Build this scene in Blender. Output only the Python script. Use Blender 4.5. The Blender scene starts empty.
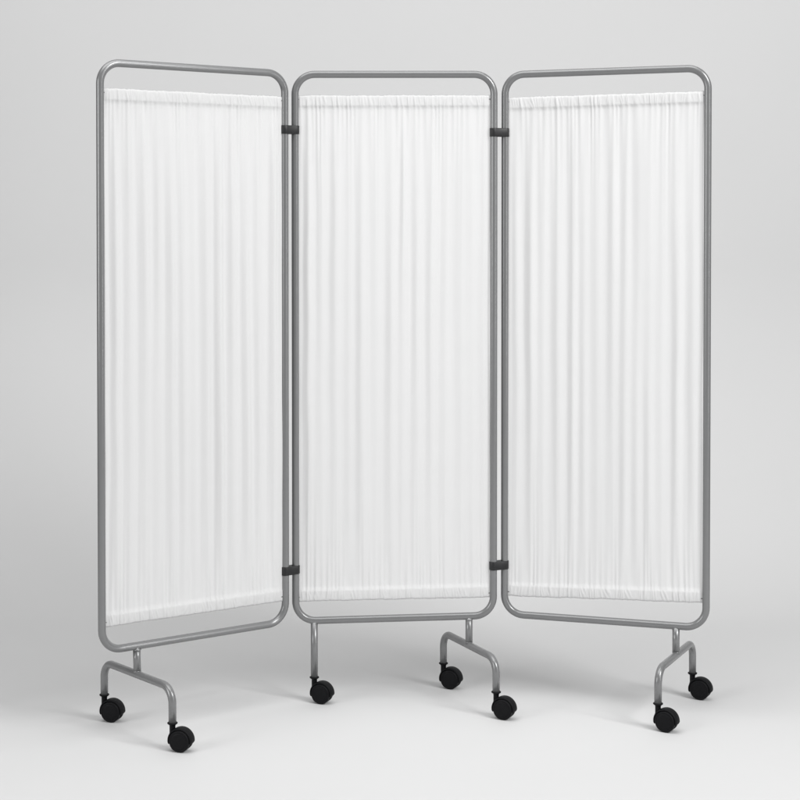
import bpy, bmesh, math, random
from mathutils import Vector, Matrix

scene = bpy.context.scene
COL = scene.collection
R = math.radians

# ------------------------------------------------------------------ camera numbers (photo solved at 800 px)
F, PITCH, CY, HC = 1641.37, R(1.12136), 249.25, 1.3913
Y0 = 4.6                                   # camera stands 4.6 m in front of the origin

def height(y_px, depth):
    """height above the floor of a point seen at picture row y_px at a given depth"""
    t = (CY - y_px) / F
    c, s = math.cos(PITCH), math.sin(PITCH)
    return HC + depth * (t * c - s) / (c + t * s)

def P(x, depth): return Vector((x, depth - Y0, 0))

# ------------------------------------------------------------------ helpers
def obj(name, bm, mats, parent=None, smooth=True):
    me = bpy.data.meshes.new(name)
    bmesh.ops.recalc_face_normals(bm, faces=bm.faces[:])
    bm.to_mesh(me); bm.free()
    for m in (mats if isinstance(mats, (list, tuple)) else [mats]): me.materials.append(m)
    if smooth:
        for p in me.polygons: p.use_smooth = True
    o = bpy.data.objects.new(name, me); COL.objects.link(o)
    if parent: o.parent = parent
    return o

def fillet(pts, rad, closed=False, n=10):
    """round the corners of a polyline with arcs"""
    out = []; N = len(pts)
    for i, p in enumerate(pts):
        if not closed and i in (0, N - 1): out.append(p.copy()); continue
        a = (pts[i - 1] - p).normalized(); b = (pts[(i + 1) % N] - p).normalized()
        ang = a.angle(b)
        t = rad / math.tan(ang / 2)
        c = p + (a + b).normalized() * (rad / math.sin(ang / 2))
        s0 = p + a * t - c; s1 = p + b * t - c
        tot = s0.angle(s1); ax = s0.cross(s1).normalized()
        for k in range(n + 1):
            out.append(c + Matrix.Rotation(tot * k / n, 3, ax) @ s0)
    return out

def sweep(bm, pts, rad, closed=False, seg=20, up=Vector((0, 0, 1))):
    """round tube along a polyline, rotation minimising"""
    N = len(pts); rings = []; prev = None
    tans = []
    for i in range(N):
        if closed: t = pts[(i + 1) % N] - pts[i - 1]
        elif i == 0: t = pts[1] - pts[0]
        elif i == N - 1: t = pts[-1] - pts[-2]
        else: t = (pts[i + 1] - pts[i]).normalized() + (pts[i] - pts[i - 1]).normalized()
        tans.append(t.normalized())
    for i in range(N):
        t = tans[i]
        if prev is None:
            h = up if abs(t.dot(up)) < .9 else Vector((1, 0, 0))
            n = (h - t * h.dot(t)).normalized()
        else:
            n = (prev - t * prev.dot(t)).normalized()
        prev = n; b = t.cross(n)
        rings.append([bm.verts.new(pts[i] + (n * math.cos(2 * math.pi * k / seg) + b * math.sin(2 * math.pi * k / seg)) * rad) for k in range(seg)])
    M = N if closed else N - 1
    for i in range(M):
        r0, r1 = rings[i], rings[(i + 1) % N]
        off = 0
        if closed and i == N - 1:               # planar loop: match the seam
            off = min(range(seg), key=lambda o: (r0[0].co - r1[o].co).length)
        for k in range(seg):
            bm.faces.new((r0[k], r0[(k + 1) % seg], r1[(k + 1 + off) % seg], r1[(k + off) % seg]))
    if not closed:
        bm.faces.new(rings[0][::-1]); bm.faces.new(rings[-1])

def lathe(bm, prof, M=Matrix.Identity(4), seg=40):
    """profile of (radius, z) turned about local z"""
    rings = []
    for r, z in prof:
        if r < 1e-6: rings.append([bm.verts.new(M @ Vector((0, 0, z)))])
        else: rings.append([bm.verts.new(M @ Vector((r * math.cos(2 * math.pi * k / seg), r * math.sin(2 * math.pi * k / seg), z))) for k in range(seg)])
    for a, b in zip(rings, rings[1:]):
        for k in range(seg):
            k2 = (k + 1) % seg
            if len(a) == 1 and len(b) == 1: continue
            if len(a) == 1: bm.faces.new((a[0], b[k], b[k2]))
            elif len(b) == 1: bm.faces.new((a[k], b[0], a[k2]))
            else: bm.faces.new((a[k], b[k], b[k2], a[k2]))

# ------------------------------------------------------------------ materials
def new_mat(name):
    m = bpy.data.materials.new(name); m.use_nodes = True
    nt = m.node_tree; b = nt.nodes['Principled BSDF']
    return m, nt, b

def noise(nt, scale, detail=3, coord='Object'):
    tc = nt.nodes.new('ShaderNodeTexCoord'); n = nt.nodes.new('ShaderNodeTexNoise')
    n.inputs['Scale'].default_value = scale; n.inputs['Detail'].default_value = detail
    nt.links.new(tc.outputs[coord], n.inputs['Vector'])
    return n

def ramp_val(nt, fac, lo, hi):
    r = nt.nodes.new('ShaderNodeMapRange')
    r.inputs['To Min'].default_value = lo; r.inputs['To Max'].default_value = hi
    nt.links.new(fac, r.inputs['Value']); return r.outputs['Result']

def grey_mix(nt, b, fac, c0, c1):
    mx = nt.nodes.new('ShaderNodeMix'); mx.data_type = 'RGBA'
    mx.inputs[6].default_value = (*c0, 1); mx.inputs[7].default_value = (*c1, 1)
    nt.links.new(fac, mx.inputs[0])
    if b: nt.links.new(mx.outputs[2], b.inputs['Base Color'])
    return mx.outputs[2]

def bump(nt, b, h, strength, dist=.001):
    bp = nt.nodes.new('ShaderNodeBump'); bp.inputs['Strength'].default_value = strength; bp.inputs['Distance'].default_value = dist
    nt.links.new(h, bp.inputs['Height']); nt.links.new(bp.outputs['Normal'], b.inputs['Normal'])

# silver grey powder coat
PAINT, nt, b = new_mat('grey_powder_coat')
n = noise(nt, 40, 1); grey_mix(nt, b, n.outputs['Fac'], (.215, .217, .219), (.23, .232, .234))
b.inputs['Metallic'].default_value = .33
n2 = noise(nt, 9, 1); nt.links.new(ramp_val(nt, n2.outputs['Fac'], .24, .27), b.inputs['Roughness'])

# black nylon
BLACK, nt, b = new_mat('black_nylon')
n = noise(nt, 150); grey_mix(nt, b, n.outputs['Fac'], (.005, .005, .006), (.008, .008, .009))
b.inputs['Roughness'].default_value = .55; b.inputs['Specular IOR Level'].default_value = .13

TREAD, nt, b = new_mat('black_rubber_tread')
n = noise(nt, 200); grey_mix(nt, b, n.outputs['Fac'], (.010, .010, .010), (.016, .016, .016))
b.inputs['Roughness'].default_value = .72; b.inputs['Specular IOR Level'].default_value = .25

CLIP, nt, b = new_mat('black_hinge_plastic')
n = noise(nt, 120); grey_mix(nt, b, n.outputs['Fac'], (.008, .008, .009), (.012, .012, .013))
b.inputs['Roughness'].default_value = .5

# white polyester voile
CLOTH, nt, b = new_mat('white_woven_cloth')
n = noise(nt, 14, 4); col = grey_mix(nt, b, n.outputs['Fac'], (.755, .755, .755), (.775, .775, .775))
b.inputs['Roughness'].default_value = .85; b.inputs['Specular IOR Level'].default_value = .15
b.inputs['Sheen Weight'].default_value = .05
tr = nt.nodes.new('ShaderNodeBsdfTranslucent'); nt.links.new(col, tr.inputs['Color'])
mx = nt.nodes.new('ShaderNodeMixShader'); mx.inputs[0].default_value = .16
out = nt.nodes['Material Output']
nt.links.new(b.outputs[0], mx.inputs[1]); nt.links.new(tr.outputs[0], mx.inputs[2]); nt.links.new(mx.outputs[0], out.inputs['Surface'])
tc = nt.nodes.new('ShaderNodeTexCoord'); mp = nt.nodes.new('ShaderNodeMapping'); mp.inputs['Scale'].default_value = (260, 260, 40)
nz = nt.nodes.new('ShaderNodeTexNoise'); nz.inputs['Scale'].default_value = 1; nz.inputs['Detail'].default_value = 3
nt.links.new(tc.outputs['Object'], mp.inputs['Vector']); nt.links.new(mp.outputs['Vector'], nz.inputs['Vector'])
bump(nt, b, nz.outputs['Fac'], .07, .0005)

# seamless studio paper
PAPER, nt, b = new_mat('grey_seamless_paper')
n = noise(nt, 3, 5); grey_mix(nt, b, n.outputs['Fac'], (.612, .613, .613), (.626, .626, .626))
b.inputs['Roughness'].default_value = .75; b.inputs['Specular IOR Level'].default_value = .25
n3 = noise(nt, 420, 3); bump(nt, b, n3.outputs['Fac'], .06, .0006)

# ------------------------------------------------------------------ setting: seamless sweep (floor rising into wall)
def make_backdrop():
    bm = bmesh.new(); prof = [(-9.0, 0.0), (-3, 0)]
    y_c, rad = .95, 1.2
    for k in range(33):
        a = R(90) * k / 32
        prof.append((y_c + rad * math.sin(a), rad - rad * math.cos(a)))
    prof += [(y_c + rad, 6.0)]
    xs = [-2.7, -1.4, 0, 1.4, 2.7]
    rows = [[bm.verts.new((x, y, z)) for x in xs] for y, z in prof]
    for a, b_ in zip(rows, rows[1:]):
        for i in range(len(xs) - 1): bm.faces.new((a[i], a[i + 1], b_[i + 1], b_[i]))
    o = obj('studio_backdrop', bm, PAPER)
    o['label'] = 'plain light grey seamless studio floor curving up into the wall'
    o['category'] = 'backdrop'; o['kind'] = 'structure'
make_backdrop()

# ------------------------------------------------------------------ the folding screen
TUBE = .0104
screen = bpy.data.objects.new('folding_screen', None); COL.objects.link(screen)
screen['label'] = 'three panel folding privacy screen with white pleated curtains on grey tubular frame and black castors'
screen['category'] = 'privacy screen'

# each panel: plan position of its two uprights, picture rows of frame top/bottom and curtain top/bottom at each
PANELS = [
    dict(A=(-.78996, 4.3295), B=(-.32673, 4.6607), fr=((62.0, 651.4), (73.7, 621.6)), cu=((87.6, 627.6), (96.6, 600.4)), seed=3, amp=1.95),
    dict(A=(-.29877, 4.6810), B=(.26781, 4.6878), fr=((74.4, 621.0), (74.4, 615.3)), cu=((95.2, 601.5), (95.0, 597.0)), seed=11, amp=1.3),
    dict(A=(.30067, 4.7021), B=(.85353, 4.5564), fr=((74.9, 613.6), (68.0, 628.0)), cu=((97.8, 595.5), (90.8, 603.0)), seed=26, amp=1.05),
]

def lattice(seed):
    rnd = random.Random(seed); t = [rnd.uniform(-1, 1) for _ in range(512)]
    def f(x):
        i = math.floor(x); u = x - i; u = u * u * (3 - 2 * u)
        return t[i % 512] * (1 - u) + t[(i + 1) % 512] * u
    return f

def make_frame(p):
    (ax, ad), (bx, bd) = p['A'], p['B']
    A, B = P(ax, ad), P(bx, bd)
    tA, lA = (height(y, ad) for y in p['fr'][0]); tB, lB = (height(y, bd) for y in p['fr'][1])
    Z = Vector((0, 0, 1))
    corners = [A + Z * lA, B + Z * lB, B + Z * tB, A + Z * tA]
    loop = fillet(corners, .056, closed=True, n=14)
    bm = bmesh.new(); sweep(bm, loop, TUBE, closed=True, seg=28)
    fr = obj('panel_frame', bm, PAINT, screen)
    p['A_'], p['B_'], p['low'] = A, B, (lA, lB)
    # two thin rods carrying the cloth, plugged into the uprights
    d = (B - A).normalized()
    cA = [height(y, ad) for y in p['cu'][0]]; cB = [height(y, bd) for y in p['cu'][1]]
    for k, off in ((0, -.012), (1, .012)):
        bm = bmesh.new()
        sweep(bm, [A + d * (TUBE * .7) + Z * (cA[k] + off), B - d * (TUBE * .7) + Z * (cB[k] + off)], .0019, seg=12)
        obj('curtain_rod', bm, PAINT, fr)
    p['c'] = (cA, cB)
    return fr

def make_curtain(p):
    A, B = p['A_'], p['B_']; (tA, bA), (tB, bB) = p['c']
    d = (B - A).normalized(); n = Vector((d.y, -d.x, 0))        # towards the viewer
    W = (B - A).length; m = TUBE - .0012
    sd = p['seed']; rnd = random.Random(sd)
    f1, f2, f3, f4, f5, f6, f7 = (lattice(sd * 10 + k) for k in range(7))
    H = (tA + tB - bA - bB) / 2
    PK = .034                                                   # pocket height
    NU = 420
    # rows: (distance from top, layer side) : back of top pocket -> round the rod -> front -> sheet -> bottom pocket -> back
    rows = []
    for k in range(7): rows.append((PK * (1 - k / 6), -1))
    for k in range(1, 13): rows.append((PK * k / 12, 1))
    NS = 150
    for k in range(1, NS): rows.append((PK + (H - 2 * PK) * k / NS, 0))
    for k in range(13): rows.append((H - PK + PK * k / 12, 1))
    for k in range(1, 7): rows.append((H - PK * k / 6, -1))
    nb = 13 + rnd.uniform(-1, 1)                                # broad folds
    nf = 37 + rnd.uniform(-2, 2)                                # fine gathers
    ph = rnd.uniform(0, 6.28)
    # broad folds: a sum of soft ridges, each with its own place, width, depth and slight lean
    ridges = []
    k = 0; x = -.02
    while x < 1.03:
        ridges.append((x, rnd.uniform(.024, .033), rnd.uniform(.65, 1.15), rnd.uniform(-.010, .010), rnd.uniform(0, 100)))
        x += rnd.uniform(.058, .082)
    def broad(u, s):
        t = 0
        for x0, w, a, lean, k0 in ridges:
            c = x0 + lean * (s - .5) + .004 * f1(s * 3 + k0)
            v = (u - c) / (w * (1 + .25 * f3(s * 2.5 + k0)))
            if -3 < v < 3: t += a * (1 + .35 * f2(s * 2.2 + k0)) * math.exp(-v * v)
        return t - .5
    def fine(u, s, q):
        w = u + .020 * f5(u * 13 + q) + .003 * f6(s * 5 + u * 3)
        x = math.sin(2 * math.pi * nf * w + ph * 2 + 3.0 * f7(u * 17 + q * 7))
        y = math.sin(2 * math.pi * nf * .43 * w + 5 + 3 * f4(u * 7 + q * 3))
        return (.25 + .75 * abs(f6(u * 23 + q * 3))) * (x if x > 0 else x * .7) + .5 * y
    bm = bmesh.new(); grid = []
    for (s, side) in rows:
        e = min(s, H - s)                                       # distance from the nearer rod
        q = 0 if s < H / 2 else 1
        inpk = max(0., min(1., e / PK))
        below = max(0., e - PK)
        kb = 1 - math.exp(-below / .16)                         # broad folds open away from the rods
        row = []
        for i in range(NU + 1):
            u = i / NU
            edge = min(u, 1 - u) * W
            # each gather runs its own length before it melts into the broad folds
            run = .05 + .12 * (.5 + .5 * f2(u * 13 + 40 + q * 9))
            kf_u = math.exp(-below / run) * .96 + .03
            disp = .0074 * p['amp'] * broad(u, s / H) * kb + .0016 * min(1.1, p['amp']) * fine(u, s, q) * kf_u
            if side:                                            # pocket, two layers round the rod
                bulge = math.sqrt(max(0., 1 - (2 * inpk - 1) ** 2))
                th = .0014 + .0022 * bulge
                pf = .0013 * fine(u + .004 * side, s * 3, q + (0 if side > 0 else 5)) * (.35 + .65 * bulge)
                pf += .0006 * math.sin(2 * math.pi * 61 * (u + .01 * f1(u * 17 + q)) + 9 * inpk * f3(u * 31 + 2)) * bulge
                if inpk >= .999: disp = disp + .0012 * side
                else:
                    disp = side * th + pf + (disp * inpk * inpk if side > 0 else disp * inpk * inpk)
                    disp = side * max(side * disp, .0030 * min(1, bulge * 1.5))
            else:
                disp += .0012 * math.exp(-below / .01)
            k_edge = min(1, edge / .012)
            disp *= .25 + .75 * k_edge
            # outline: gathered edge is not a ruler line
            z_top = tA + (tB - tA) * u; z_bot = bA + (bB - bA) * u
            z = z_top + (z_bot - z_top) * s / H
            if e < PK: z += (1 - inpk) * (.0007 * fine(u, 0, q + 2) + .0009 * f4(u * 12 + q * 30))
            # sides pull in a little between the rods
            pull = .0030 * math.sin(math.pi * s / H) ** .5 * (1 + .7 * f5(s * 6 + 50 * (u > .5)))
            x = m + (W - 2 * m) * u + (pull * (1 - 2 * u) if edge < .05 else pull * (1 - 2 * u))
            row.append(bm.verts.new(A + d * x + n * disp + Vector((0, 0, z))))
        grid.append(row)
    for r0, r1 in zip(grid, grid[1:]):
        for i in range(NU): bm.faces.new((r0[i], r0[i + 1], r1[i + 1], r1[i]))
    return obj('curtain', bm, CLOTH, screen)

for p in PANELS: make_frame(p)
for p in PANELS: make_curtain(p)

# ------------------------------------------------------------------ hinge clips: a collar round each upright and the web between
def make_hinge(a, b, z):
    bm = bmesh.new(); r = TUBE + .0016; h = .0245
    d = (b - a); L = d.length; d.normalize(); n = Vector((-d.y, d.x, 0)); ang = 14
    # stadium-like outline pinched at the waist
    outl = []
    for k in range(ang * 2 + 1):
        t = R(74) + R(212) * k / (ang * 2)
        outl.append(a + (d * math.cos(t) + n * math.sin(t)) * r)
    for k in range(ang * 2 + 1):
        t = R(254) + R(212) * k / (ang * 2)
        outl.append(b + (d * math.cos(t) + n * math.sin(t)) * r)
    zs = [(-h / 2, .93), (-h / 2 + .0012, 1), (h / 2 - .0012, 1), (h / 2, .93)]
    rings = []
    for dz, s in zs:
        ring = []
        for i, q in enumerate(outl):
            c = a if i <= ang * 2 else b
            ring.append(bm.verts.new(c + (q - c) * s + Vector((0, 0, z + dz))))
        rings.append(ring)
    N = len(outl)
    for r0, r1 in zip(rings, rings[1:]):
        for k in range(N): bm.faces.new((r0[k], r0[(k + 1) % N], r1[(k + 1) % N], r1[k]))
    bm.faces.new(rings[0][::-1]); bm.faces.new(rings[-1])
    o = obj('hinge_clip', bm, CLIP, screen)
    for poly in o.data.polygons:
        if abs(poly.normal.z) > .9: poly.use_smooth = False
for (l, r_, rows_) in ((0, 1, (129.8, 570.0)), (1, 2, (132.5, 565.0))):
    a, b_ = PANELS[l]['B_'], PANELS[r_]['A_']
    depth = (PANELS[l]['B'][1] + PANELS[r_]['A'][1]) / 2
    for y in rows_: make_hinge(a, b_, height(y, depth))

# ------------------------------------------------------------------ feet
HS, HBAR = .0734, .1632
FEET = [((-.81737, 4.51275), (-.59381, 4.25877), 0), ((.12859, 4.83324), (.26737, 4.53862), 1), ((.84678, 4.72708), (.70035, 4.42989), 2)]
LONE = ((-.24570, 4.68454), 1)
def frame_low(i, pt):
    p = PANELS[i]; A, B = p['A_'], p['B_']; d = (B - A)
    t = (pt - A).dot(d) / d.dot(d)
    q = A + d * t; q.z = p['low'][0] + (p['low'][1] - p['low'][0]) * t
    return q
stems = []
for far, near, i in FEET:
    a, b_ = P(*far), P(*near); Z = Vector((0, 0, 1))
    bm = bmesh.new()
    sweep(bm, fillet([a + Z * HS, a + Z * HBAR, b_ + Z * HBAR, b_ + Z * HS], .042, n=14), TUBE, seg=28)
    foot = obj('foot_bar', bm, PAINT, screen)
    mid = (a + b_) / 2; q = frame_low(i, mid)
    bm = bmesh.new()
    top = Vector((q.x, q.y, q.z - TUBE * .35)); bot = Vector((mid.x, mid.y, HBAR + TUBE * .35))
    sweep(bm, [bot, top], TUBE * .98, seg=28)
    for zz in (HBAR + TUBE * .86, q.z - TUBE * .92):              # thin weld bead at either end
        lathe(bm, [(TUBE * .9, -.0022), (TUBE * 1.01, -.0012), (TUBE * 1.03, 0), (TUBE * 1.01, .0012), (TUBE * .9, .0022)], Matrix.Translation(Vector((mid.x, mid.y, zz))), 28)
    obj('post', bm, PAINT, foot)
    stems += [a, b_]
q0 = P(*LONE[0]); q = frame_low(LONE[1], q0)
bm = bmesh.new(); sweep(bm, [Vector((q0.x, q0.y, HS)), Vector((q.x, q.y, q.z - TUBE * .35))], TUBE * .98, seg=28)
obj('straight_leg', bm, PAINT, screen); stems.append(q0)

# ------------------------------------------------------------------ castors: twin wheels either side of a hooded body
def castor_parts():
    """meshes in castor space: stem on z axis at the origin, axle along y, trailing to +x, floor at z = 0"""
    T, RW, RH = .0245, .0284, .0343
    C = Vector((T, 0, RW))
    bm = bmesh.new()
    # plug collar and neck
    lathe(bm, [(0, HS + .004), (.0085, HS + .004), (.0085, HS + .0004), (.0128, HS - .0002), (.0136, HS - .0012), (.0134, HS - .0030), (.0112, HS - .0048), (.0086, HS - .0065), (.0078, HS - .010), (.0078, .046), (.0095, .040), (0, .040)], Matrix.Identity(4), 32)
    # hood: ring sector over the wheels, with rounded shoulders and a thick side lip
    a0, a1, N = R(-9), R(197), 44
    sec = [(.0296, -.0128), (.0304, -.0139), (RH - .0026, -.0139), (RH - .0008, -.0124), (RH, -.0085), (RH + .0003, 0), (RH, .0085), (RH - .0008, .0124), (RH - .0026, .0139), (.0304, .0139), (.0296, .0128)]
    rings = []
    for k in range(N + 1):
        t = a0 + (a1 - a0) * k / N
        e = min(k, N - k); drop = {0: .0018, 1: .0005}.get(e, 0)
        rings.append([bm.verts.new(C + Vector(((r - drop) * math.cos(t), y, (r - drop) * math.sin(t)))) for r, y in sec])
    S = len(sec)
    for r0, r1 in zip(rings, rings[1:]):
        for k in range(S): bm.faces.new((r0[k], r0[(k + 1) % S], r1[(k + 1) % S], r1[k]))
    bm.faces.new(rings[0][::-1]); bm.faces.new(rings[-1])
    web = []
    for y in (-.0021, .0021):
        web.append([bm.verts.new(v) for v in ([C + Vector((.0300 * math.cos(a0 + (a1 - a0) * k / 24), y, .0300 * math.sin(a0 + (a1 - a0) * k / 24))) for k in range(25)])])
    for k in range(24): bm.faces.new((web[0][k], web[0][k + 1], web[1][k + 1], web[1][k]))
    bm.faces.new((web[0][24], web[0][0], web[1][0], web[1][24]))
    bm.faces.new(web[0][::-1]); bm.faces.new(web[1])
    body = bm
    def wheel(sgn):
        bm = bmesh.new()
        M = Matrix.Translation(C) @ Matrix.Rotation(R(-90) * sgn, 4, 'X')
        y0, y1 = .0030, .0172
        lathe(bm, [(0, y0), (.012, y0), (RW - .003, y0), (RW - .001, y0 + .0008), (RW, y0 + .0028), (RW, y1 - .0035), (RW - .0009, y1 - .0014), (RW - .0028, y1 - .0004), (RW - .0050, y1 - .0001), (RW - .0054, y1 - .0005), (RW - .0060, y1 - .0005), (RW - .0064, y1 + .0001), (.018, y1 + .0006), (.010, y1 + .0010), (0, y1 + .0012)], M, 56)
        return bm
    ax = bmesh.new()
    lathe(ax, [(0, -.0112), (.0065, -.0112), (.0065, .0112), (0, .0112)], Matrix.Translation(C) @ Matrix.Rotation(R(90), 4, 'X'), 20)
    return body, wheel(1), wheel(-1), ax

body, w1, w2, ax = castor_parts()
castor = obj('castor', body, BLACK, screen)
wheels = [obj('wheel', w, BLACK, castor) for w in (w1, w2)]
axle = obj('axle', ax, BLACK, castor)
yaws = [-17, -17, -25, -27, -28, -31, -22]
for i, (st, yw) in enumerate(zip(stems, yaws)):
    if i == 0: c = castor
    else:
        c = castor.copy(); COL.objects.link(c); c.parent = screen
        for ch in wheels + [axle]:
            k = ch.copy(); COL.objects.link(k); k.parent = c
    c.location = st; c.rotation_euler = (0, 0, R(yw))

# ------------------------------------------------------------------ studio lamps
def area(name, loc, target, sx, sy, power, col=(1, 1, 1)):
    l = bpy.data.lights.new(name, 'AREA'); l.shape = 'RECTANGLE'; l.size = sx; l.size_y = sy; l.energy = power; l.color = col
    o = bpy.data.objects.new(name, l); COL.objects.link(o); o.location = loc
    o.rotation_euler = (Vector(target) - Vector(loc)).to_track_quat('-Z', 'Y').to_euler()
    return o
area('key_softbox', (3.5, -3.3, 4.4), (-.6, 0, .3), 2.1, 2.1, 218)
area('overhead_softbox', (-.5, -1.15, 4.7), (-.5, -1.0, 0), 4.2, 3.0, 132)
area('strip_softbox', (3.4, -2.3, 1.5), (0, .2, 1.1), .26, 2.4, 22)
area('fill_softbox', (-4.3, -3.0, 2.0), (.3, .3, 1.0), 1.8, 2.4, 76)

w = bpy.data.worlds.new('World'); scene.world = w; w.use_nodes = True
bg = w.node_tree.nodes['Background']; bg.inputs['Color'].default_value = (1, 1, 1, 1); bg.inputs['Strength'].default_value = .215

# ------------------------------------------------------------------ camera
cam = bpy.data.cameras.new('camera'); co = bpy.data.objects.new('camera', cam); COL.objects.link(co)
co.location = (0, -Y0, HC); co.rotation_euler = (R(90) - PITCH, 0, 0)
cam.sensor_width = 36; cam.lens = F / 800 * 36; cam.shift_y = -(400 - CY) / 800
cam.clip_start = .05; cam.clip_end = 100
scene.camera = co

scene.view_settings.view_transform = 'Standard'; scene.view_settings.look = 'None'
scene.view_settings.exposure = -.01; scene.view_settings.gamma = 1
scene.render.resolution_x = scene.render.resolution_y = 1024
